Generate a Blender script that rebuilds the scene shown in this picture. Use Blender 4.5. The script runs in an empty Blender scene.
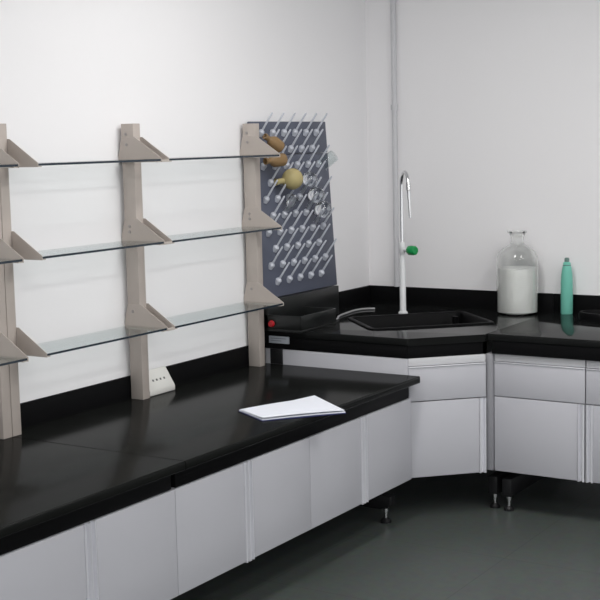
import bpy, bmesh, math, random
from mathutils import Vector, Matrix
random.seed(4)
S = bpy.context.scene
COL = S.collection
PI = math.pi

# ------------------------------------------------------------------ materials
def mat(name, col, rough=.5, metal=0., spec=.5, var=0., scale=8., bump=0., bscale=150., coat=0., trans=0., ior=1.45):
    m = bpy.data.materials.new(name); m.use_nodes = True
    nt = m.node_tree; b = nt.nodes['Principled BSDF']
    c = (col[0], col[1], col[2], 1)
    b.inputs['Base Color'].default_value = c
    b.inputs['Roughness'].default_value = rough
    b.inputs['Metallic'].default_value = metal
    b.inputs['Specular IOR Level'].default_value = spec
    b.inputs['Coat Weight'].default_value = coat
    b.inputs['Transmission Weight'].default_value = trans
    b.inputs['IOR'].default_value = ior
    tc = nt.nodes.new('ShaderNodeTexCoord')
    if var > 0:
        n = nt.nodes.new('ShaderNodeTexNoise'); n.inputs['Scale'].default_value = scale; n.inputs['Detail'].default_value = 4
        r = nt.nodes.new('ShaderNodeMix'); r.data_type = 'RGBA'
        r.inputs[6].default_value = tuple(max(0, v*(1-var)) for v in col)+(1,)
        r.inputs[7].default_value = tuple(min(1, v*(1+var)) for v in col)+(1,)
        nt.links.new(tc.outputs['Object'], n.inputs['Vector'])
        nt.links.new(n.outputs['Fac'], r.inputs[0]); nt.links.new(r.outputs[2], b.inputs['Base Color'])
    if bump > 0:
        n2 = nt.nodes.new('ShaderNodeTexNoise'); n2.inputs['Scale'].default_value = bscale
        bp = nt.nodes.new('ShaderNodeBump'); bp.inputs['Strength'].default_value = bump; bp.inputs['Distance'].default_value = .002
        nt.links.new(tc.outputs['Object'], n2.inputs['Vector'])
        nt.links.new(n2.outputs['Fac'], bp.inputs['Height']); nt.links.new(bp.outputs['Normal'], b.inputs['Normal'])
    return m

def sheet_glass(name, tint, absorb, density):
    m = bpy.data.materials.new(name); m.use_nodes = True
    nt = m.node_tree; nt.nodes.clear()
    o = nt.nodes.new('ShaderNodeOutputMaterial')
    t = nt.nodes.new('ShaderNodeBsdfTransparent'); t.inputs[0].default_value = tint+(1,)
    g = nt.nodes.new('ShaderNodeBsdfGlossy'); g.inputs['Roughness'].default_value = .03
    f = nt.nodes.new('ShaderNodeFresnel'); f.inputs[0].default_value = 1.5
    x = nt.nodes.new('ShaderNodeMixShader')
    ge = nt.nodes.new('ShaderNodeNewGeometry'); iv = nt.nodes.new('ShaderNodeMath'); iv.operation = 'SUBTRACT'; iv.inputs[0].default_value = 1
    ml = nt.nodes.new('ShaderNodeMath'); ml.operation = 'MULTIPLY'
    nt.links.new(ge.outputs['Backfacing'], iv.inputs[1]); nt.links.new(f.outputs[0], ml.inputs[0]); nt.links.new(iv.outputs[0], ml.inputs[1])
    nt.links.new(ml.outputs[0], x.inputs[0]); nt.links.new(t.outputs[0], x.inputs[1]); nt.links.new(g.outputs[0], x.inputs[2])
    nt.links.new(x.outputs[0], o.inputs['Surface'])
    if density > 0:
        v = nt.nodes.new('ShaderNodeVolumeAbsorption'); v.inputs[0].default_value = absorb+(1,); v.inputs[1].default_value = density
        nt.links.new(v.outputs[0], o.inputs['Volume'])
    return m

M = {}
M['wall_a'] = mat('wall_paint', (.85, .84, .85), .8, var=.012, scale=1.5, bump=.05, bscale=90)
M['ceiling'] = mat('ceiling_paint', (.82, .82, .82), .9, var=.01)
M['resin'] = mat('black_epoxy_resin', (.009, .0095, .009), .15, spec=.5, var=.25, scale=5, bump=.02, bscale=260, ior=1.095)
M['resin_tall'] = mat('polished_black_epoxy', (.010, .0105, .0105), .07, spec=.5, var=.2, scale=5, ior=1.15)
M['resin_edge'] = mat('black_epoxy_rail', (.006, .006, .0065), .4, spec=.5, var=.1, ior=1.12)
M['steel_black'] = mat('black_powder_coat', (.012, .012, .013), .4, spec=.3, var=.1)
M['white_panel'] = mat('pale_grey_laminate', (.49, .49, .525), .5, var=.012, scale=3)
M['white_rail'] = mat('white_painted_rail', (.58, .58, .60), .4, var=.01)
M['alu'] = mat('brushed_aluminium', (.80, .80, .84), .3, metal=.45, var=.03, scale=40)
M['filler'] = mat('grey_filler', (.27, .27, .29), .4, var=.03)
M['post'] = mat('beige_grey_powder_coat', (.45, .40, .365), .55, spec=.25, var=.03, scale=30, bump=.02)
M['chrome'] = mat('chrome', (.75, .75, .76), .16, metal=1., var=.01)
M['white_gloss'] = mat('white_enamel', (.74, .75, .76), .25, spec=.5, var=.01)
M['plastic_w'] = mat('off_white_plastic', (.66, .65, .62), .4, var=.02)
M['slot'] = mat('dark_slot', (.09, .09, .09), .6, var=.1)
M['screw'] = mat('screw_metal', (.35, .33, .32), .35, metal=.6, var=.05)
M['board'] = mat('blue_grey_plastic_board', (.095, .105, .145), .45, var=.08, scale=6)
M['peg'] = mat('pale_peg_plastic', (.52, .54, .60), .3, var=.05)
M['tray'] = mat('black_tray_plastic', (.011, .012, .012), .3, var=.1)
M['red'] = mat('red_plastic', (.45, .012, .02), .3, var=.1)
M['green_knob'] = mat('green_knob_plastic', (.008, .28, .075), .35, var=.08)
M['paper'] = mat('white_paper', (.70, .72, .78), .8, var=.015, scale=30)
M['blue'] = mat('dark_blue_cover', (.03, .035, .14), .4, var=.1)
M['label'] = mat('grey_label', (.45, .48, .53), .4, var=.05, scale=60)
M['ink'] = mat('label_ink', (.16, .18, .21), .6, var=.1)
M['hose'] = mat('grey_hose', (.33, .33, .34), .35, var=.05)
M['sink'] = mat('black_sink_polymer', (.004, .004, .0045), .4, spec=.5, var=.1, ior=1.15)
M['bottle'] = mat('clear_glass', (.95, .96, .95), .02, trans=1., var=.004, ior=1.45)
M['liquid'] = mat('cloudy_liquid', (.92, .92, .90), .25, trans=.0, var=.02, ior=1.33)
M['green_pl'] = mat('translucent_green_plastic', (.22, .64, .52), .3, trans=.25, var=.03, ior=1.3)
M['cap'] = mat('grey_cap', (.12, .20, .18), .4, var=.05)
M['amber'] = mat('amber_glass', (.36, .235, .12), .12, trans=.3, var=.1, ior=1.2)
M['yellow'] = mat('yellow_glass', (.62, .53, .27), .12, trans=.35, var=.12, ior=1.2)
M['clear'] = mat('thin_clear_glass', (.95, .96, .97), .03, trans=1., var=.004, ior=1.35)
M['thin'] = sheet_glass('thin_beaker_glass', (.93, .95, .95), (1, 1, 1), 0)
M['glass_edge'] = mat('dark_polished_glass_edge', (.018, .028, .040), .2, var=.1)
M['shelf_glass'] = sheet_glass('shelf_glass', (.982, .992, .988), (.60, .76, .78), 9.)
M['lamp'] = bpy.data.materials.new('lamp_diffuser'); M['lamp'].use_nodes = True
_b = M['lamp'].node_tree.nodes['Principled BSDF']; _b.inputs['Emission Color'].default_value = (1, .98, .95, 1); _b.inputs['Emission Strength'].default_value = 3

def floor_mat():
    m = mat('vinyl_floor', (.06, .068, .064), .34, spec=.4, ior=1.3)
    nt = m.node_tree; b = nt.nodes['Principled BSDF']
    tc = nt.nodes.new('ShaderNodeTexCoord')
    br = nt.nodes.new('ShaderNodeTexBrick'); br.offset = 0; br.inputs['Scale'].default_value = 1
    br.inputs['Brick Width'].default_value = .75; br.inputs['Row Height'].default_value = .75
    br.inputs['Mortar Size'].default_value = .0025
    br.inputs['Color1'].default_value = (.082, .095, .089, 1); br.inputs['Color2'].default_value = (.090, .103, .096, 1)
    br.inputs['Mortar'].default_value = (.06, .068, .063, 1)
    n = nt.nodes.new('ShaderNodeTexNoise'); n.inputs['Scale'].default_value = 26; n.inputs['Detail'].default_value = 6
    mx = nt.nodes.new('ShaderNodeMix'); mx.data_type = 'RGBA'; mx.blend_type = 'MULTIPLY'; mx.inputs[0].default_value = .45
    nt.links.new(tc.outputs['Object'], br.inputs['Vector']); nt.links.new(tc.outputs['Object'], n.inputs['Vector'])
    nt.links.new(br.outputs['Color'], mx.inputs[6]); nt.links.new(n.outputs['Color'], mx.inputs[7])
    nt.links.new(mx.outputs[2], b.inputs['Base Color'])
    return m
M['floor'] = floor_mat()

# ------------------------------------------------------------------ mesh helpers
def finish(name, bm, m, parent=None, smooth=True, bevel=0., seg=2, mats=None, sel=None):
    bm.normal_update()
    me = bpy.data.meshes.new(name)
    if bevel > 0:
        es = [e for e in bm.edges if len(e.link_faces) == 2 and e.calc_face_angle(0) > .6 and (sel is None or sel((e.verts[0].co+e.verts[1].co)/2))]
        bmesh.ops.bevel(bm, geom=es, offset=bevel, segments=seg, affect='EDGES', profile=.5, clamp_overlap=True)
    bmesh.ops.recalc_face_normals(bm, faces=bm.faces[:])
    bm.to_mesh(me); bm.free()
    o = bpy.data.objects.new(name, me); COL.objects.link(o)
    for mm in (mats or [m]): me.materials.append(mm)
    if smooth:
        for p in me.polygons: p.use_smooth = True
        try: me.set_sharp_from_angle(angle=math.radians(35))
        except Exception: pass
    if parent: o.parent = parent
    return o

def add_box(bm, x0, x1, y0, y1, z0, z1):
    vs = [bm.verts.new(p) for p in [(x0,y0,z0),(x1,y0,z0),(x1,y1,z0),(x0,y1,z0),(x0,y0,z1),(x1,y0,z1),(x1,y1,z1),(x0,y1,z1)]]
    for f in [(3,2,1,0),(4,5,6,7),(0,1,5,4),(1,2,6,5),(2,3,7,6),(3,0,4,7)]: bm.faces.new([vs[i] for i in f])
    return vs

def add_obox(bm, c, d, w0, w1, n0, n1, z0, z1):
    """box in a rotated plan frame: origin c, direction d along, n to its right-hand (outward) side"""
    d = Vector(d).normalized(); n = Vector((d.y, -d.x))
    pts = [Vector(c)+d*a+n*b for a, b in ((w0,n0),(w1,n0),(w1,n1),(w0,n1))]
    add_prism(bm, [(p.x, p.y) for p in pts], z0, z1)

def add_prism(bm, poly, z0, z1):
    b = [bm.verts.new((x, y, z0)) for x, y in poly]; t = [bm.verts.new((x, y, z1)) for x, y in poly]
    bm.faces.new(b[::-1]); bm.faces.new(t); n = len(poly)
    for i in range(n): bm.faces.new([b[i], b[(i+1) % n], t[(i+1) % n], t[i]])

def add_plate(bm, poly, y0, y1):
    """polygon in XZ extruded along Y"""
    b = [bm.verts.new((x, y0, z)) for x, z in poly]; t = [bm.verts.new((x, y1, z)) for x, z in poly]
    bm.faces.new(b); bm.faces.new(t[::-1]); n = len(poly)
    for i in range(n): bm.faces.new([b[(i+1) % n], b[i], t[i], t[(i+1) % n]])

def add_tube(bm, pts, r, seg=12, cap=True):
    pts = [Vector(p) for p in pts]; rs = r if isinstance(r, (list, tuple)) else [r]*len(pts)
    rings = []; prev = None
    for i, p in enumerate(pts):
        t = (pts[min(i+1, len(pts)-1)]-pts[max(i-1, 0)]).normalized()
        if prev is None:
            a = Vector((0,0,1)) if abs(t.z) < .9 else Vector((1,0,0))
            u = t.cross(a).normalized()
        else:
            u = (prev - t*prev.dot(t)).normalized()
        prev = u; v = t.cross(u)
        rings.append([bm.verts.new(p+(u*math.cos(k*2*PI/seg)+v*math.sin(k*2*PI/seg))*rs[i]) for k in range(seg)])
    for a, b in zip(rings, rings[1:]):
        for k in range(seg): bm.faces.new([a[k], a[(k+1) % seg], b[(k+1) % seg], b[k]])
    if cap: bm.faces.new(rings[0][::-1]); bm.faces.new(rings[-1])

def add_lathe(bm, prof, seg=32, mtx=None):
    """profile [(r,z)...] about z"""
    rings = []
    for r, z in prof:
        if r < 1e-6: rings.append([bm.verts.new((0, 0, z))])
        else: rings.append([bm.verts.new((r*math.cos(k*2*PI/seg), r*math.sin(k*2*PI/seg), z)) for k in range(seg)])
    new = [v for r in rings for v in r]
    for a, b in zip(rings, rings[1:]):
        for k in range(seg):
            k2 = (k+1) % seg
            if len(a) == 1 and len(b) == 1: continue
            if len(a) == 1: bm.faces.new([a[0], b[k2], b[k]])
            elif len(b) == 1: bm.faces.new([a[k], a[k2], b[0]])
            else: bm.faces.new([a[k], a[k2], b[k2], b[k]])
    if mtx is not None: bmesh.ops.transform(bm, matrix=mtx, verts=new)

def empty(name, loc=(0,0,0), rot=None):
    o = bpy.data.objects.new(name, None); COL.objects.link(o); o.location = loc
    o.empty_display_size = .1
    if rot: o.rotation_euler = rot
    return o
def tag(o, label=None, cat=None, group=None, kind=None):
    if label: o['label'] = label
    if cat: o['category'] = cat
    if group: o['group'] = group
    if kind: o['kind'] = kind
    return o
def children(o, allo=None): return [c for c in COL.objects if c.parent == o]
def copy_tree(o, parent=None):
    c = o.copy(); COL.objects.link(c); c.parent = parent
    for ch in children(o): copy_tree(ch, c)
    return c
def box_obj(name, b, m, parent=None, bevel=.0015):
    bm = bmesh.new(); add_box(bm, *b); return finish(name, bm, m, parent, bevel=bevel)
def cut(o, cutters):
    """cut holes in o, then drop the cutters"""
    for c in cutters:
        md = o.modifiers.new('cut', 'BOOLEAN'); md.operation = 'DIFFERENCE'; md.object = c; md.solver = 'EXACT'
    dg = bpy.context.evaluated_depsgraph_get(); dg.update()
    me = bpy.data.meshes.new_from_object(o.evaluated_get(dg))
    o.modifiers.clear(); o.data = me
    for c in cutters: bpy.data.objects.remove(c, do_unlink=True)

# ------------------------------------------------------------------ setting
RX, RY, RZ = 6.2, -9.5, 3.15
tag(box_obj('floor', (0, RX, RY, 0, -.1, 0), M['floor'], bevel=0), kind='structure')
tag(box_obj('wall_left', (-.12, 0, RY, .12, -.1, RZ), M['wall_a'], bevel=0), kind='structure')
tag(box_obj('wall_back', (0, RX, 0, .12, -.1, RZ), M['wall_a'], bevel=0), kind='structure')
tag(box_obj('ceiling', (-.12, RX, RY, .12, RZ, RZ+.1), M['ceiling'], bevel=0), kind='structure')

# ------------------------------------------------------------------ low bench (along the left wall)
H1, D1, DA, DD = .7234, .939, .879, .8855
ZB, ZD = .614, .2141
def bench_top(y0, y1, label, splash_end):
    r = empty('bench_worktop', (0, (y0+y1)/2, H1)); oy = (y0+y1)/2
    tag(r, label, 'worktop', 'black bench worktops along the left wall')
    bm = bmesh.new(); add_box(bm, .0126, D1, y0-oy, y1-oy, -.034, 0)
    finish('slab', bm, M['resin'], r, bevel=.009, seg=3, sel=lambda c: c.x > .9 and abs(c.y-(YU-oy)) > .05)
    bm = bmesh.new(); add_box(bm, .001, .0125, y0-oy, splash_end-oy, -.034, .1025)
    finish('backsplash', bm, M['resin_edge'], r, bevel=.0015)
    bm = bmesh.new(); add_box(bm, .765, DA, y0+.010-oy, y1-.010-oy, ZB-H1, -.0342)
    finish('apron', bm, M['resin_edge'], r, bevel=.003)
    return r
YU = -3.05; YE = -1.192
bench_top(YU+.0022, YE, 'long black bench worktop with a white notebook on it', -1.262)
bench_top(YU-1.85, YU-.0022, 'black bench worktop section at the left edge of the photo', YU-.0022)

def low_cabinet(y0, y1, label):
    r = empty('base_cabinet', (0, y0, ZD)); tag(r, label, 'cabinet', 'pale grey cabinets hung under the low bench')
    w = y1-y0; h = ZB-.002-ZD
    bm = bmesh.new(); add_box(bm, .30, DD-.0195, .003, w-.003, .001, h); finish('body', bm, M['white_panel'], r, bevel=.001)
    for k in (0, 1):
        a, b = (.0004, w/2-.001) if k == 0 else (w/2+.001, w-.0004)
        bm = bmesh.new()
        pa, pb = (a, b-.026) if k == 0 else (a+.026, b)
        add_box(bm, DD-.019, DD, pa, pb, 0, h)
        d = finish('door', bm, M['white_panel'], r, bevel=.0005)
        # vertical aluminium grip profile on the meeting edge
        ya, yb = (b-.026, b) if k == 0 else (a, a+.026)
        s = 1 if k == 0 else -1
        e = ya if k == 0 else yb          # panel side
        q = yb if k == 0 else ya          # meeting side
        bm = bmesh.new()
        xs = [(DD-.019, e), (DD+.004, e), (DD+.006, e+s*.005), (DD-.010, e+s*.010), (DD-.010, e+s*.016), (DD+.005, e+s*.022), (DD+.003, q), (DD-.019, q)]
        if s < 0: xs = xs[::-1]
        add_prism(bm, xs, -.004, h)
        finish('handle', bm, M['alu'], d, smooth=False)['label'] = 'vertical aluminium grip strip'
    return r
W = (YE-.003-YU)/4
low_cabinet(YU+2*W, YE-.004, 'pale grey two-door low cabinet next to the corner cabinet, right of the notebook')
low_cabinet(YU+.001, YU+2*W-.001, 'pale grey two-door low cabinet directly right of the worktop joint')
low_cabinet(YU-2*W, YU-.001, 'pale grey two-door low cabinet at the bottom left corner of the photo')

# frames for the low bench sit between cabinet backs and wall with the foot running forward
def low_frame(y, label):
    r = empty('steel_trestle', (0, y, 0)); tag(r, label, 'frame', 'black steel frames under the benches')
    w = .05
    bm = bmesh.new(); add_plate(bm, [(.06,.07),(.76,.068),(.815,.09),(.815,.135),(.60,.165),(.06,.165)], -w/2, w/2)
    finish('foot_beam', bm, M['steel_black'], r, bevel=.003)
    bm = bmesh.new(); add_box(bm, .06, .12, -w/2, w/2, .165, ZB); finish('upright', bm, M['steel_black'], r, bevel=.003)
    bm = bmesh.new(); add_box(bm, .06, .74, -w/2, w/2, ZB, H1-.0345); finish('top_beam', bm, M['steel_black'], r, bevel=.003)
    bm = bmesh.new(); add_box(bm, .20, .28, -w/2, w/2, .165, ZB); finish('brace', bm, M['steel_black'], r, bevel=.003)
    for a in (.11, .776):
        bm = bmesh.new(); add_lathe(bm, [(0,0),(.028,0),(.028,.010),(.014,.024),(.0,.024)], 20, Matrix.Translation((a,0,0)))
        f = finish('levelling_foot', bm, M['steel_black'], r)
        bm = bmesh.new(); add_lathe(bm, [(0,.022),(.009,.022),(.009,.055),(.014,.055),(.014,.071),(0,.071)], 14, Matrix.Translation((a,0,0)))
        finish('stem', bm, M['chrome'], f)['label'] = 'chrome threaded stem'
low_frame(-1.262, 'black steel frame with levelling foot under the low bench near the corner cabinet')
low_frame(YU+.045, 'black steel frame under the low bench just right of the worktop joint')
low_frame(YU-.045, 'black steel frame under the low bench just left of the worktop joint')

# ------------------------------------------------------------------ tall counter: corner unit + run along the back wall
HT, ZT = .90, .802
ZR, ZW = .760, .588
AX, AL, BX, P3 = .868, 1.19, 1.1735, .881
XS = 1.147
ZC = .213
dg = Vector((BX-AX, AL-P3)).normalized()
ct = empty('corner_worktop', (AX, -AL, HT)); tag(ct, 'black five-sided corner worktop holding the sink', 'worktop')
def inv(bmv, o): 
    for v in bmv.verts: v.co -= Vector(o.location)
bm = bmesh.new()
add_prism(bm, [(.012,-.012),(.012,-AL),(AX,-AL),(XS-.0018, -P3-(BX-XS)*1.0),(XS-.0018,-.012)], HT-.036, HT)
inv(bm, ct); slab = finish('slab', bm, M['resin_tall'], ct, bevel=.008, seg=3, sel=lambda c: c.y < .02 and c.x < XS-AX-.02 and c.x > -.8)
# sink
sc = Vector((.640, -.612)); sd = Vector((.707, .707)); sl, sw = .335, .245
def rect(hl, hw): 
    n = Vector((sd.y, -sd.x)); return [tuple(sc+sd*a*hl+n*b*hw) for a, b in ((-1,-1),(-1,1),(1,1),(1,-1))]
def rrect(hl, hw, r, seg=5):
    n = Vector((sd.y, -sd.x)); out = []
    for (a, b, t0) in ((1,1,0),(-1,1,PI/2),(-1,-1,PI),(1,-1,3*PI/2)):
        for k in range(seg+1):
            t = t0+k*PI/2/seg
            out.append(tuple(sc+sd*(a*(hl-r)+r*math.cos(t))+n*(b*(hw-r)+r*math.sin(t))))
    return out
def cutter(poly, z0, z1):
    bm = bmesh.new(); add_prism(bm, poly, z0, z1)
    return finish('cutter', bm, M['sink'], None, smooth=False)
cut(slab, [cutter(rrect(sl-.012, sw-.012, .03), HT-.2, HT+.2)]) if False else None
c1 = cutter(rrect(sl-.012, sw-.012, .03), HT-.2, HT+.2)
cut(slab, [c1])
def pa_rail(name, p0, p1, z0, z1, th, off, m, parent, bevel=.002):
    """rail along p0->p1, its outer face set back by off (outside is to the right of the direction)"""
    d = Vector(p1)-Vector(p0); bm = bmesh.new()
    add_obox(bm, p0, d, 0, d.length, -off-th, -off, z0, z1)
    if parent: inv(bm, parent)
    return finish(name, bm, m, parent, bevel=bevel)
pa_rail('apron', (.03,-AL), (AX-.004,-AL), ZT, HT-.0362, .02, .006, M['resin_edge'], ct)
pa_rail('apron', (AX,-AL+.006), (XS-.012,-P3-(BX-XS)+.006), ZT, HT-.0362, .02, .003, M['resin_edge'], ct)
bm = bmesh.new(); add_box(bm, .0005, .0125, -AL, -.0125, HT-.036, HT+.10); inv(bm, ct); finish('backsplash', bm, M['resin_edge'], ct, bevel=.0015)
bm = bmesh.new(); add_box(bm, .0005, XS-.0018, -.0125, -.0005, HT-.036, HT+.10); inv(bm, ct); finish('backsplash', bm, M['resin_edge'], ct, bevel=.0015)
bm = bmesh.new(); add_box(bm, .074, .193, -AL-.0075, -AL+.003, .832, .868); inv(bm, ct)
lb = finish('label_plate', bm, M['label'], ct, bevel=.001); lb['label'] = 'small pale rectangular label plate'
for k, (a, b) in enumerate(((.088,.178),(.088,.150))):
    bm = bmesh.new(); add_box(bm, a, b, -AL-.009, -AL-.007, .856-.012*k, .859-.012*k); inv(bm, ct); finish('print_line', bm, M['ink'], lb, bevel=0)

rt = empty('straight_worktop', (XS, -P3, HT)); tag(rt, 'black straight worktop along the back wall holding the bottles', 'worktop')
bm = bmesh.new(); add_prism(bm, [(XS+.0018,-.012),(XS+.0018,-P3-.0), (2.75,-P3),(2.75,-.012)], HT-.036, HT)
inv(bm, rt); rs = finish('slab', bm, M['resin_tall'], rt, bevel=.008, seg=3, sel=lambda c: c.y < .02 and c.x > .1)
cc = (1.55, -.215); ca, cb = .165, .085
def oval(a, b, n=32): return [(cc[0]+a*math.cos(2*PI*k/n), cc[1]+b*math.sin(2*PI*k/n)) for k in range(n)]
cut(rs, [cutter(oval(ca, cb), HT-.2, HT+.2)])
pa_rail('apron', (XS+.02,-P3), (2.75,-P3), ZT, HT-.0362, .02, .004, M['resin_edge'], rt)
bm = bmesh.new(); add_box(bm, XS+.0018, 2.75, -.0125, -.0005, HT-.036, HT+.10); inv(bm, rt); finish('backsplash', bm, M['resin_edge'], rt, bevel=.0015)

# sink basin
sk = empty('sink', (sc.x, sc.y, HT)); tag(sk, 'black rectangular drop-in sink set diagonally in the corner worktop', 'sink')
bm = bmesh.new()
prof = [(0,.0,.0),(0.0,.006,.0),(.006,.009,0),(.020,.008,0),(.026,.0,0),(.034,-.16,0),(.07,-.18,0)]
rings = []
for off, dz, _ in prof:
    rings.append([bm.verts.new((x-sc.x, y-sc.y, dz)) for x, y in rrect(sl-off, sw-off, max(.02, .04-off*.3))])
for a, b in zip(rings, rings[1:]):
    n = len(a)
    for k in range(n): bm.faces.new([a[k], a[(k+1) % n], b[(k+1) % n], b[k]])
bm.faces.new(rings[-1])
under = [bm.verts.new((v.co.x, v.co.y, -.0)) for v in rings[0]]
basin = finish('basin', bm, M['sink'], sk)
bm = bmesh.new(); add_lathe(bm, [(0,-.178),(.032,-.178),(.032,-.174),(.022,-.173),(.020,-.176),(0,-.176)], 24)
finish('drain', bm, M['chrome'], sk)['label'] = 'round metal drain'
# standpipe overflow seen at the right end of the basin
bm = bmesh.new(); pv = sd*.245+Vector((-.707,.707))*.13
add_tube(bm, [(pv.x,pv.y,-.178),(pv.x,pv.y,-.005)], .016, 16); finish('overflow_pipe', bm, M['sink'], sk)

# cup sink
cs = empty('cup_sink', (cc[0], cc[1], HT)); tag(cs, 'small black oval cup sink in the worktop at the right edge of the photo', 'sink')
bm = bmesh.new(); rings = []
for da, dz in ((.012,.0005),(.014,.030),(.008,.042),(-.002,.042),(-.010,.030),(-.012,-.06),(-.05,-.08)):
    rings.append([bm.verts.new((x-cc[0], y-cc[1], dz)) for x, y in oval(ca+da, cb+da)])
for a, b in zip(rings, rings[1:]):
    n = len(a)
    for k in range(n): bm.faces.new([a[k], a[(k+1) % n], b[(k+1) % n], b[k]])
bm.faces.new(rings[-1]); finish('bowl', bm, M['sink'], cs)
bm = bmesh.new(); add_lathe(bm, [(0,-.079),(.02,-.079),(.02,-.075),(0,-.075)], 16); finish('drain', bm, M['steel_black'], cs)

# ---- corner cabinet
cabc = empty('corner_cabinet', (AX, -AL, ZC)); tag(cabc, 'pale grey diagonal corner cabinet under the sink', 'cabinet')
P0 = Vector((AX, -AL+.004)); P1 = Vector((XS+.003, -P3-(BX-XS)+.004)); dd = (P1-P0); LEN = dd.length; nn = Vector((dd.y, -dd.x)).normalized()
bm = bmesh.new()
q0 = P0-nn*.022; q1 = P1-nn*.022
add_prism(bm, [(.05,-.30),(.05,-AL+.022),(q0.x-.004,-AL+.022),(q1.x-.003,q1.y),(q1.x-.003,-.30)], ZC+.002, ZC+.02); inv(bm, cabc)
finish('floor_panel', bm, M['white_panel'], cabc, bevel=.001)
bm = bmesh.new(); add_box(bm, .045, AX-.003, -AL+.004, -AL+.021, ZC+.001, ZT-.002); inv(bm, cabc); finish('side_panel', bm, M['white_panel'], cabc, bevel=.001)
def diag(name, a, b, n0, n1, z0, z1, m, parent, bevel=.001):
    bm = bmesh.new(); add_obox(bm, P0, dd, a, b, n0, n1, z0, z1); inv(bm, cabc)
    return finish(name, bm, m, parent, bevel=bevel)
diag('top_rail', .004, LEN-.001, -.02, -.0035, ZR+.004, ZT-.001, M['white_rail'], cabc)
dr = diag('drawer_front', .004, LEN-.001, -.02, -.001, ZW+.003, ZR-.004, M['white_panel'], cabc)
diag('grip_rail', .004, LEN-.001, -.02, .004, ZR-.004, ZR+.001, M['alu'], dr, .0008)['label'] = 'thin horizontal aluminium grip strip'
do = diag('door', .004, LEN-.036, -.02, -.001, ZC, ZW-.002, M['white_panel'], cabc)
def grip(parent, o, base, d, a, sgn, z0, z1):
    """vertical aluminium grip strip, panel side at a, 34 mm wide"""
    d = Vector(d).normalized(); n = Vector((d.y, -d.x)); base = Vector(base)
    pr = [(0,-.019),(0,.003),(.005,.006),(.012,-.010),(.020,-.010),(.026,.006),(.033,.004),(.033,-.019)]
    pts = [base+d*(a+sgn*p)+n*q for p, q in pr]
    if sgn < 0: pts = pts[::-1]
    bm = bmesh.new(); add_prism(bm, [(p.x, p.y) for p in pts], z0-.003, z1); inv(bm, o)
    h = finish('handle', bm, M['alu'], parent, smooth=False); h['label'] = 'vertical aluminium grip strip'
grip(do, cabc, P0, dd, LEN-.035, 1, ZC, ZW-.002)
fl = bmesh.new(); add_prism(fl, [(XS-.0085,-P3+.001),(XS-.0085,-.3),(XS+.0235,-.3),(XS+.0235,-P3+.006)], ZC+.004, ZT-.001); inv(fl, cabc)
finish('filler_strip', fl, M['filler'], cabc, bevel=.001)['label'] = 'narrow grey filler strip'
# black end leg against the bench end
lg = box_obj('end_leg', (.076, .150, -AL-.001, -AL+.0035, H1+.0005, ZT-.001), M['steel_black'], None, .0005)
lg.parent = ct; lg.location = -Vector(ct.location)

# ---- straight cabinets
def tall_cabinet(x0, x1, handle, label):
    r = empty('drawer_cabinet', (x0, -P3, ZC)); tag(r, label, 'cabinet', 'pale grey drawer cabinets under the back worktop')
    fy = -P3+.022
    bm = bmesh.new(); add_box(bm, x0+.003, x1-.003, fy+.02, -.30, ZC+.001, ZT-.002); inv(bm, r); finish('body', bm, M['white_panel'], r, bevel=.001)
    def fb(name, a, b, y0, y1, z0, z1, m, par, bev=.001):
        bm = bmesh.new(); add_box(bm, a, b, y0, y1, z0, z1); inv(bm, r); return finish(name, bm, m, par, bevel=bev)
    fb('top_rail', x0+.002, x1-.002, fy+.003, fy+.0195, ZR+.004, ZT-.002, M['white_rail'], r)
    d = fb('drawer_front', x0+.002, x1-.002, fy, fy+.0195, ZW+.003, ZR-.004, M['white_panel'], r)
    fb('grip_rail', x0+.002, x1-.002, fy-.004, fy+.0195, ZR-.004, ZR+.001, M['alu'], d, .0008)['label'] = 'thin horizontal aluminium grip strip'
    if handle == 'right':
        d = fb('door', x0+.002, x1-.037, fy, fy+.0195, ZC, ZW-.002, M['white_panel'], r)
        grip(d, r, (x0, fy), (1, 0), x1-x0-.036, 1, ZC, ZW-.002)
    else:
        d = fb('door', x0+.037, x1-.002, fy, fy+.0195, ZC, ZW-.002, M['white_panel'], r)
        grip(d, r, (x0, fy), (1, 0), .036, -1, ZC, ZW-.002)
    return r
tall_cabinet(1.172, 1.638, 'right', 'pale grey drawer cabinet below the big glass bottle, right of the corner cabinet')
tall_cabinet(1.640, 2.106, 'left', 'pale grey drawer cabinet cut off by the right edge of the photo')

def tall_frame(x, y1, label, w=.05):
    r = empty('steel_trestle', (x, 0, 0)); tag(r, label, 'frame', 'black steel frames under the benches')
    bm = bmesh.new(); add_box(bm, -w/2, w/2, y1-.03, -.05, .075, .165); finish('foot_beam', bm, M['steel_black'], r, bevel=.003)
    bm = bmesh.new(); add_box(bm, -w/2, w/2, -.11, -.05, .165, ZT-.06); finish('upright', bm, M['steel_black'], r, bevel=.003)
    bm = bmesh.new(); add_box(bm, -w/2, w/2, -.29, -.05, ZT-.06, HT-.0365); finish('top_beam', bm, M['steel_black'], r, bevel=.003)
    for a in (y1, -.09):
        bm = bmesh.new(); add_lathe(bm, [(0,0),(.026,0),(.026,.010),(.014,.024),(0,.024)], 20, Matrix.Translation((0,a,0)))
        f = finish('levelling_foot', bm, M['steel_black'], r)
        bm = bmesh.new(); add_lathe(bm, [(0,.022),(.009,.022),(.009,.055),(.014,.055),(.014,.076),(0,.076)], 14, Matrix.Translation((0,a,0)))
        finish('stem', bm, M['chrome'], f)['label'] = 'chrome threaded stem'
tall_frame(1.138, -.775, 'black steel frame under the corner unit, left of the two feet in the middle')
tall_frame(1.221, -.792, 'black steel frame under the back worktop, right of the two feet in the middle')

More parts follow.
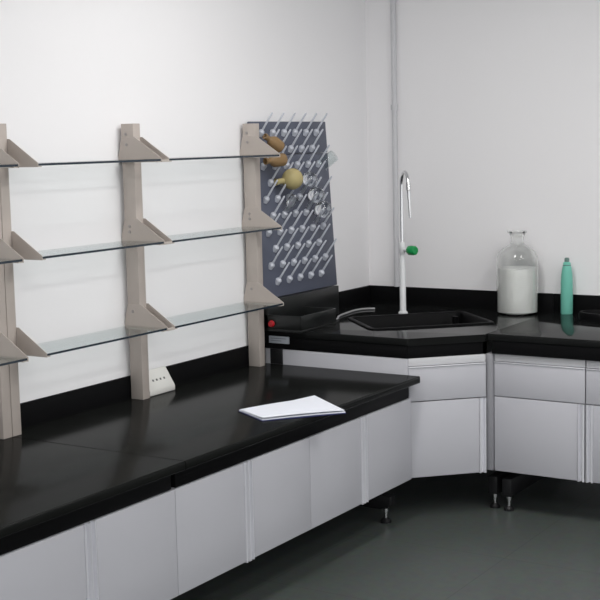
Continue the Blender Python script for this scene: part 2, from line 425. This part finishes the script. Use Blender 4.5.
# ------------------------------------------------------------------ reagent shelving
PX0, PX1, PT = .020, .088, 1.947
ZS = (1.791, 1.4345, 1.056); XT = .238
def post(parent, y0, y1):
    o = box = bmesh.new(); c = empty('dummy') if False else None
    add_box(o, PX0, PX1, y0, y1, H1+.0005, PT)
    p = finish('post', o, M['post'], parent, bevel=.002)
    return p
def bracket(p, ya, yb, z, screws=None):
    """side plate with sloping front and back edges, foot flange under the glass"""
    bm = bmesh.new()
    add_plate(bm, [(.0015, z-.012), (XT+.004, z-.012), (XT+.004, z+.004), (.098, z+.097), (PX0+.002, z+.097), (.0015, z+.018)], ya, yb)
    b = finish('bracket', bm, M['post'], p, bevel=.0008, seg=1)
    return b
def flange(b, ya, yb, z):
    bm = bmesh.new(); add_box(bm, .03, XT, ya, yb, z-.012, z-.008); return finish('shelf_flange', bm, M['post'], b, bevel=.0005, seg=1)
def screw(b, x, y, z):
    bm = bmesh.new(); add_lathe(bm, [(0,0),(.007,0),(.006,.003),(0,.0035)], 12, Matrix.Translation((x,y,z)) @ Matrix.Rotation(PI/2, 4, 'X'))
    finish('screw', bm, M['screw'], b)['label'] = 'small metal screw'
def glass(r, y0, y1, z):
    bm = bmesh.new(); add_box(bm, .02, XT, y0, y1, z-.0075, z+.0015)
    g = finish('glass_shelf', bm, M['shelf_glass'], r, bevel=0, smooth=False, mats=[M['shelf_glass'], M['glass_edge']])
    for p in g.data.polygons:
        if p.normal.x > .9: p.material_index = 1; g['label'] = 'clear glass shelf pane'
T = .003
def rack(posts, label):
    r = empty('shelf_rack', (0,0,0)); tag(r, label, 'shelf', 'glass shelf racks on the low bench')
    for y0, y1, near, far in posts:
        p = post(r, y0, y1)
        if near: screw(p, .045, y0, PT-.045)
        for i, z in enumerate(ZS):
            if near:
                b = bracket(p, y0-T, y0, z); flange(b, y0-.025, y0-T, z)
                screw(b, .05, y0-T, z+.065)
                if i == 1: screw(b, .05, y0-T, z+.04)
            if far:
                b = bracket(p, y1, y1+T, z); flange(b, y1+T, y1+.025, z)
            if near and far:
                bm = bmesh.new(); add_box(bm, XT-.012, XT+.004, y0, y1, z-.012, z-.002); finish('tie_bar', bm, M['post'], b, bevel=.0008, seg=1)
    for (a, b) in zip(posts, posts[1:]):
        for z in ZS: glass(r, a[1]+T+.0005, b[0]-T-.0005, z)
    for o in children(r): pass
    return r
rack([(-3.049, -3.001, False, True), (-2.240, -2.192, True, True), (-1.306, -1.257, True, False)],
     'beige shelf rack with three tiers of glass along the left wall, spanning the middle post')
rack([(-4.000, -3.952, True, True), (-3.100, -3.052, True, False)],
     'beige glass shelf rack mostly cut off by the left edge of the photo')

# ------------------------------------------------------------------ socket box on the bench
sb = empty('socket_box', (.014, -2.075, H1)); tag(sb, 'off-white wedge-shaped socket box on the bench behind the middle shelf post', 'socket box')
bm = bmesh.new(); add_plate(bm, [(0, .0005), (.058, .0005), (.062, .004), (.062, .024), (.059, .030), (.010, .108), (.006, .110), (0, .108)], -.100, .085)
finish('housing', bm, M['plastic_w'], sb, bevel=.003)
sl_d = Vector((.049, 0, -.078)).normalized(); sn = Vector((.078, 0, .049)).normalized()
for k in range(4):
    c = Vector((.037, -.045+.027*k, .065))
    bm = bmesh.new()
    mt = Matrix.Translation(c) @ Matrix(((sl_d.x,0,sn.x,0),(0,1,0,0),(sl_d.z,0,sn.z,0),(0,0,0,1)))
    vs = add_box(bm, -.005, .005, -.005, .005, -.002, .001); bmesh.ops.transform(bm, matrix=mt, verts=vs)
    finish('slot', bm, M['slot'], sb, bevel=0)['label'] = 'dark socket slot'

# ------------------------------------------------------------------ notebook
nb = empty('notebook', (.80, -2.15, H1)); tag(nb, 'open white paper notebook on a dark blue cover, lying on the black bench', 'notebook')
A, B, C_, D = [Vector(p) for p in ((.617,-2.257),(.772,-1.888),(1.046,-2.088),(.815,-2.372))]
O = Vector((.80,-2.15))
def patch(z_of, th, inset, name, m, nu=14, nv=8):
    bm = bmesh.new(); g = []
    for lay in (0, 1):
        rows = []
        for i in range(nu+1):
            row = []
            for j in range(nv+1):
                u = inset+(1-2*inset)*i/nu; v = inset+(1-2*inset)*j/nv
                p = (A*(1-u)+B*u)*(1-v)+(D*(1-u)+C_*u)*v - O
                row.append(bm.verts.new((p.x, p.y, z_of(u, v)+(th if lay else 0))))
            rows.append(row)
        g.append(rows)
    for i in range(nu):
        for j in range(nv):
            bm.faces.new([g[1][i][j], g[1][i][j+1], g[1][i+1][j+1], g[1][i+1][j]])
            bm.faces.new([g[0][i][j], g[0][i+1][j], g[0][i+1][j+1], g[0][i][j+1]])
    def side(idx):
        for (a, b) in zip(idx, idx[1:]):
            bm.faces.new([g[0][a[0]][a[1]], g[0][b[0]][b[1]], g[1][b[0]][b[1]], g[1][a[0]][a[1]]])
    side([(i, 0) for i in range(nu+1)]); side([(i, nv) for i in range(nu, -1, -1)])
    side([(nu, j) for j in range(nv+1)]); side([(0, j) for j in range(nv, -1, -1)])
    return finish(name, bm, m, nb)
patch(lambda u, v: .0006, .003, 0., 'cover', M['blue'])['label'] = 'dark blue cover'
patch(lambda u, v: .0037+.006*max(0, u-.75)*4*(1-v)*.8+.002*math.sin(u*PI), .004, .006, 'pages', M['paper'])
patch(lambda u, v: .0088+.012*max(0, u-.7)/.3*(1-v)*.8+.003*math.sin(u*PI)+.004*v, .0012, .012, 'top_sheet', M['paper'])

# ------------------------------------------------------------------ drying rack
YL, YR = -1.245, -.515
def bx_at(z): return .028+(1.958-z)*.063       # front face of the leaning board
dr = empty('drying_rack', (.03, -.88, HT)); tag(dr, 'blue-grey drying rack board with rows of pale pegs leaning on the left wall', 'drying rack')
OFF = Vector(dr.location)
bm = bmesh.new()
def slab_board(z0, z1):
    add_plate(bm, [(bx_at(z0)-.022, z0), (bx_at(z0), z0), (bx_at(z1), z1), (bx_at(z1)-.022, z1)], YL, YR)
slab_board(1.79, 1.958); inv(bm, dr); finish('upper_board', bm, M['board'], dr, bevel=.004)
bm = bmesh.new(); slab_board(1.06, 1.787); inv(bm, dr); finish('lower_board', bm, M['board'], dr, bevel=.004)
# one peg, then linked copies
pd = Vector((.076, 0, .104))
bm = bmesh.new(); L = pd.length
rot = Vector((0,0,1)).rotation_difference(pd.normalized()).to_matrix().to_4x4()
add_lathe(bm, [(0,-.012),(.015,-.012),(.017,.012),(.012,.020),(.0055,.024),(.0048,L-.004),(.002,L),(0,L)], 10, rot)
peg0 = None; n_rows = 10
PEGS = {}
for i in range(n_rows):
    z = 1.897-.0843*i
    ys = [-1.17+.107*k for k in range(6)] if i % 2 == 0 else [-1.117+.107*k for k in range(5)]
    for k, y in enumerate(ys):
        if peg0 is None:
            peg0 = finish('peg', bm, M['peg'], dr); o = peg0
        else:
            o = peg0.copy(); COL.objects.link(o); o.parent = dr
        o.location = Vector((bx_at(z)+.004, y, z))-OFF
        PEGS[(i, k)] = Vector((bx_at(z)+.004, y, z))
# drip tray with a trough under the board
bm = bmesh.new()
tx0, tx1, ty0, ty1 = .018, .30, YL, -.895
add_box(bm, tx0, tx1, ty0, ty1, HT+.0005, HT+.012)
for b in ((tx0, tx0+.008, ty0, ty1), (tx1-.008, tx1, ty0, ty1), (tx0, tx1, ty0, ty0+.008), (tx0, tx1, ty1-.008, ty1)):
    add_box(bm, b[0], b[1], b[2], b[3], HT+.012, HT+.085)
add_box(bm, tx0, .105, ty0, YR-.02, HT+.0005, 1.058)
inv(bm, dr); finish('drip_tray', bm, M['tray'], dr, bevel=.003)['label'] = 'black drip tray at the foot of the board'
bm = bmesh.new(); add_lathe(bm, [(0,0),(.016,0),(.018,.006),(.013,.018),(0,.020)], 18, Matrix.Translation((.128, YL, HT+.04)) @ Matrix.Rotation(PI/2, 4, 'X'))
inv(bm, dr); finish('plug', bm, M['red'], dr)['label'] = 'red drain plug on the tray'

# hose from the tray to the sink
bm = bmesh.new()
hp = [(.235,-.800,.935),(.21,-.74,.914),(.175,-.66,.9062),(.20,-.57,.9062),(.25,-.50,.9062),(.30,-.47,.914),(.35,-.50,.922),(.40,-.545,.918),(.44,-.575,.88),(.455,-.585,.84)]
def smooth_path(p, n=6):
    p = [Vector(q) for q in p]; out = []
    for i in range(len(p)-1):
        a, b, c, d = p[max(i-1,0)], p[i], p[i+1], p[min(i+2,len(p)-1)]
        for k in range(n):
            t = k/n
            out.append(.5*((2*b)+(c-a)*t+(2*a-5*b+4*c-d)*t*t+(3*b-a-3*c+d)*t**3))
    out.append(p[-1]); return out
hp = [(.235,-.889,.93),(.225,-.84,.9062),(.215,-.74,.9062),(.175,-.66,.9062),(.150,-.54,.9062),(.135,-.42,.9062),(.15,-.34,.9062),(.20,-.30,.9062)]
add_tube(bm, smooth_path(hp), .0055, 10)
tag(finish('drain_hose', bm, M['hose']), 'thin grey hose curving over the worktop between drying rack and sink', 'hose')

# glassware hung on the rack
def ware(name, prof, m, base, direction, label, cat, seg=24):
    d = Vector(direction).normalized(); rot = Vector((0,0,1)).rotation_difference(d).to_matrix().to_4x4()
    bm = bmesh.new(); add_lathe(bm, prof, seg, rot)
    o = finish(name, bm, m); o.location = base
    return tag(o, label, cat, 'glassware drying on the rack')
def bottle_prof(r, h, nr, nh, w=.003):
    out = [(nr*1.15, 0), (nr*1.15, .008), (nr, .012), (nr, nh), (r*.8, nh+r*.5), (r, nh+r*.9), (r, h-.008), (r*.9, h), (0, h)]
    inn = [(0, h-w), (r*.9-w, h-w), (r-w, h-.01), (r-w, nh+r*.9), (r*.8-w, nh+r*.5), (nr-w, nh), (nr-w, 0), (nr*1.15, 0)]
    return out+inn
def flask_prof(r, nr, nh, w=.0025):
    out = [(nr*1.25, 0), (nr, .006), (nr, nh)]; c = nh+r*.95
    for k in range(1, 13):
        t = PI*k/12; a = -math.cos(t)*r
        rr = math.sin(t)*r
        if a > -r*.93: out.append((rr if k < 12 else 0, c+a))
    inn = [(max(0, q-w) if q > 0 else 0, z-(w if q < r*.4 and z > c else 0)) for q, z in out[::-1]]
    return out+inn
def beaker_prof(r, h, w=.003): return [(r*1.08,0),(r,.006),(r,h-.01),(r*.92,h),(0,h),(0,h-w),(r*.9,h-w),(r-w,h-.012),(r-w,.006),(r*1.08,0)]
PD = pd.normalized()
def on_peg(i, k, s=.02): return PEGS[(i, k)]+PD*s
ware('amber_bottle', bottle_prof(.034, .115, .014, .03), M['amber'], Vector((.100,-1.226,1.884)), (.25,.82,-.52), 'amber bottle lying across the pegs above the top glass shelf', 'bottle')
ware('amber_bottle', bottle_prof(.034, .125, .015, .03), M['amber'], Vector((.100,-1.228,1.758)), (.25,.97,.05), 'amber bottle lying across the pegs just below the top glass shelf', 'bottle')
ware('yellow_flask', flask_prof(.056, .015, .045), M['yellow'], Vector((.080,-1.105,1.650)), (.45,.85,.12), 'yellow-tinted round flask resting on the pegs, below the two amber bottles', 'flask')
ware('beaker', beaker_prof(.034, .09), M['thin'], on_peg(2, 5, .03)+Vector((.0,.015,-.03)), (.78,.25,.62), 'clear glass beaker hung upside down at the right edge of the rack', 'beaker')
ware('flask', flask_prof(.044, .013, .045), M['clear'], on_peg(5, 3, .03), PD, 'clear round flask, middle one of the three flasks on the right half of the rack', 'flask')
ware('flask', flask_prof(.046, .013, .05), M['clear'], on_peg(6, 4, .03), PD, 'clear round flask near the right edge of the rack, lowest piece of glassware', 'flask')
ware('vial', bottle_prof(.024, .09, .012, .02), M['clear'], on_peg(5, 1, .03), PD, 'clear glass vial hung on the left half of the rack', 'vial')
ware('flask', flask_prof(.040, .012, .05), M['clear'], on_peg(4, 3, .03), PD, 'clear round flask just right of the yellow flask on the rack', 'flask')

# ------------------------------------------------------------------ faucet
fx, fy = .424, -.385
fc = empty('lab_faucet', (fx, fy, HT)); tag(fc, 'white gooseneck laboratory faucet with a green knob behind the sink', 'faucet')
bm = bmesh.new(); add_lathe(bm, [(0,.0005),(.026,.0005),(.026,.008),(.019,.014),(.0175,.02),(.0165,.30),(.013,.315),(.013,.33),(.0165,.335),(.0165,.385),(.012,.395),(0,.395)], 24)
finish('column', bm, M['white_gloss'], fc)
td = Vector((.707, -.707, 0))
bm = bmesh.new()
pts = [(0,0,.39),(0,0,.5),(0,0,.62),(0,0,.705)]
R_ = .062
for k in range(1, 13):
    t = PI*.92*k/12; pts.append(tuple(td*(R_-R_*math.cos(t))+Vector((0,0,.705+R_*1.15*math.sin(t)))))
last = Vector(pts[-1]); pts.append(tuple(last+td*.004+Vector((0,0,-.03))))
add_tube(bm, pts, .0095, 14); finish('spout', bm, M['chrome'], fc)['label'] = 'chrome gooseneck spout'
e = Vector(pts[-1]); dn = Vector((td.x*.16, td.y*.16, -1)).normalized()
bm = bmesh.new()
add_tube(bm, [e+dn*-.03, e+dn*.012, e+dn*.014, e+dn*.06, e+dn*.07, e+dn*.16], [.013,.013,.0105,.0095,.008,.006], 14)
finish('nozzle', bm, M['chrome'], fc)['label'] = 'tapering hose nozzle'
bm = bmesh.new(); kd = Vector((.95, -.3, 0)).normalized()
add_tube(bm, [kd*.01+Vector((0,0,.352)), kd*.052+Vector((0,0,.352))], .010, 14); vb = finish('valve_stem', bm, M['white_gloss'], fc)
bm = bmesh.new()
K = Vector((0,0,.352))
rotk = Vector((0,0,1)).rotation_difference(kd).to_matrix().to_4x4()
kp = []
add_lathe(bm, [(0,0),(.022,0),(.026,.006),(.026,.044),(.021,.052),(0,.052)], 24, Matrix.Translation(K+kd*.05) @ rotk)
for v in bm.verts:                                   # fluted grip
    p = v.co-K; ax = p-kd*p.dot(kd)
    if ax.length > .02:
        ang = math.atan2(ax.z, ax.dot(Vector((kd.y,-kd.x,0))))
        v.co = v.co-ax.normalized()*.0025*(math.cos(ang*8) > .3)
finish('knob', bm, M['green_knob'], fc)['label'] = 'green fluted knob'

# conduit on the back wall
bm = bmesh.new(); add_tube(bm, [(.193,-.020,HT+.1012),(.193,-.020,RZ-.001)], .0155, 16)
pp = finish('wall_conduit', bm, M['white_rail']); tag(pp, 'thin grey vertical conduit pipe on the back wall behind the faucet', 'pipe')
for z in (1.35, 2.02):
    bm = bmesh.new(); add_lathe(bm, [(.0165,0),(.0205,0),(.0205,.03),(.0165,.03)], 20, Matrix.Translation((.193,-.0205,z)))
    if z > 2: bm2 = bm; finish('coupling', bm2, M['white_rail'], pp)
    else: bm.free()

# ------------------------------------------------------------------ bottles
gb = empty('glass_bottle', (.995, -.140, HT)); tag(gb, 'large clear glass reagent bottle with a flat stopper, on the worktop by the wall', 'bottle')
R0 = .112
outer = [(0,.001),(R0*.93,.001),(R0,.010),(R0,.272),(R0*.975,.298),(R0*.89,.322),(R0*.70,.341),(R0*.48,.354),(.037,.368),(.034,.385),(.036,.405),(.042,.412),(.042,.420)]
w = .004
inner = [(.036,.420),(.030,.404),(.029,.385),(.031,.368),(R0*.45,.351),(R0*.66,.338),(R0*.85,.319),(R0*.935,.297),(R0-w,.272),(R0-w,.012),(R0*.9,.006),(0,.006)]
outer = [(r, z*1.035) for r, z in outer]; inner = [(r, z*1.035) for r, z in inner]
bm = bmesh.new(); add_lathe(bm, outer+inner, 48); finish('glass_body', bm, M['bottle'], gb)
ri = R0-w-.0006
bm = bmesh.new(); add_lathe(bm, [(0,.0066),(R0*.89,.0066),(ri,.0125),(ri,.248),(ri-.001,.250),(0,.250)], 48)
finish('contents', bm, M['liquid'], gb)['label'] = 'pale cloudy liquid'
bm = bmesh.new(); add_lathe(bm, [(0,.408),(.027,.408),(.0305,.4203),(.034,.4208),(.050,.423),(.053,.429),(.050,.434),(0,.436)], 32, Matrix.Diagonal((1,1,1.035,1)))
finish('stopper', bm, M['bottle'], gb)

gg = empty('squeeze_bottle', (1.246, -.062, HT)); tag(gg, 'slim translucent green bottle standing right of the big glass bottle', 'bottle')
bm = bmesh.new(); add_lathe(bm, [(0,.0005),(.030,.0005),(.0325,.006),(.0325,.10),(.032,.17),(.030,.21),(.024,.252),(.020,.268),(.020,.276),(.014,.282),(0,.282)], 28)
finish('body', bm, M['green_pl'], gg)
bm = bmesh.new(); add_lathe(bm, [(.0205,.262),(.0215,.262),(.0215,.266),(.0205,.266)], 24); finish('neck_ring', bm, M['cap'], gg)
bm = bmesh.new(); add_lathe(bm, [(0,.282),(.013,.282),(.013,.298),(.009,.304),(0,.304)], 20); finish('cap', bm, M['cap'], gg)['label'] = 'small dark grey cap'

# ------------------------------------------------------------------ ceiling lamps
k = 0
LAMPS = [(1.3,-2.2), (1.3,-5.0), (2.9,-2.2), (2.9,-5.0), (4.5,-2.2), (4.5,-5.0)]  # out of view; extra lamps added to the grid to soften shelf shadows
place = ['nearest the corner', 'above the front part of the low bench', 'in the middle of the row near the back wall', 'in the middle of the front row', 'at the right end of the row near the back wall', 'at the right end of the front row']
for (lx, ly), pl in zip(LAMPS, place):
    r = empty('ceiling_lamp', (lx, ly, RZ)); tag(r, 'unseen white rectangular ceiling lamp '+pl, 'lamp', 'ceiling lamps')
    bm = bmesh.new(); add_box(bm, -.17, .17, -.62, .62, -.06, -.0005); finish('housing', bm, M['white_gloss'], r, bevel=.004)
    bm = bmesh.new(); add_box(bm, -.15, .15, -.60, .60, -.066, -.0602); finish('diffuser', bm, M['lamp'], r, bevel=.002)
    ld = bpy.data.lights.new('lamp_light', 'AREA'); ld.shape = 'RECTANGLE'; ld.size = .32; ld.size_y = 1.2; ld.energy = 19 if ly > -4 else 13; ld.color = (1, .985, .97)
    lo = bpy.data.objects.new('lamp_light', ld); COL.objects.link(lo); lo.parent = r; lo.location = (0, 0, -.07)

wd = bpy.data.worlds.new('room_light'); S.world = wd; wd.use_nodes = True
bgn = wd.node_tree.nodes['Background']; bgn.inputs[0].default_value = (.97, .985, 1, 1)
wt = wd.node_tree.nodes.new('ShaderNodeTexCoord'); wx = wd.node_tree.nodes.new('ShaderNodeSeparateXYZ'); wm = wd.node_tree.nodes.new('ShaderNodeMapRange')
wm.inputs['From Min'].default_value = 1; wm.inputs['From Max'].default_value = -1; wm.inputs['To Min'].default_value = .70; wm.inputs['To Max'].default_value = 1.08
wd.node_tree.links.new(wt.outputs['Generated'], wx.inputs[0]); wd.node_tree.links.new(wx.outputs['Y'], wm.inputs['Value']); wd.node_tree.links.new(wm.outputs[0], bgn.inputs[1])

# ------------------------------------------------------------------ camera
yaw, pit, rol, f = .5639, -.1218, -.0225, 1297.
F = Vector((-math.sin(yaw)*math.cos(pit), math.cos(yaw)*math.cos(pit), math.sin(pit)))
R = Vector((math.cos(yaw), math.sin(yaw), 0)); U = R.cross(F)
R2 = R*math.cos(rol)+U*math.sin(rol); U2 = U*math.cos(rol)-R*math.sin(rol)
cd = bpy.data.cameras.new('camera'); cam = bpy.data.objects.new('camera', cd); COL.objects.link(cam)
mw = Matrix(((R2.x,U2.x,-F.x),(R2.y,U2.y,-F.y),(R2.z,U2.z,-F.z))).to_4x4(); mw.translation = Vector((3.7302,-6.6719,1.8545))
cam.matrix_world = mw
cd.sensor_width = 36; cd.lens = f*36/600; cd.clip_start = .05
S.camera = cam
S.view_settings.view_transform = 'Standard'; S.view_settings.look = 'None'; S.view_settings.exposure = .25; S.view_settings.gamma = 1
S.view_settings.use_curve_mapping = False
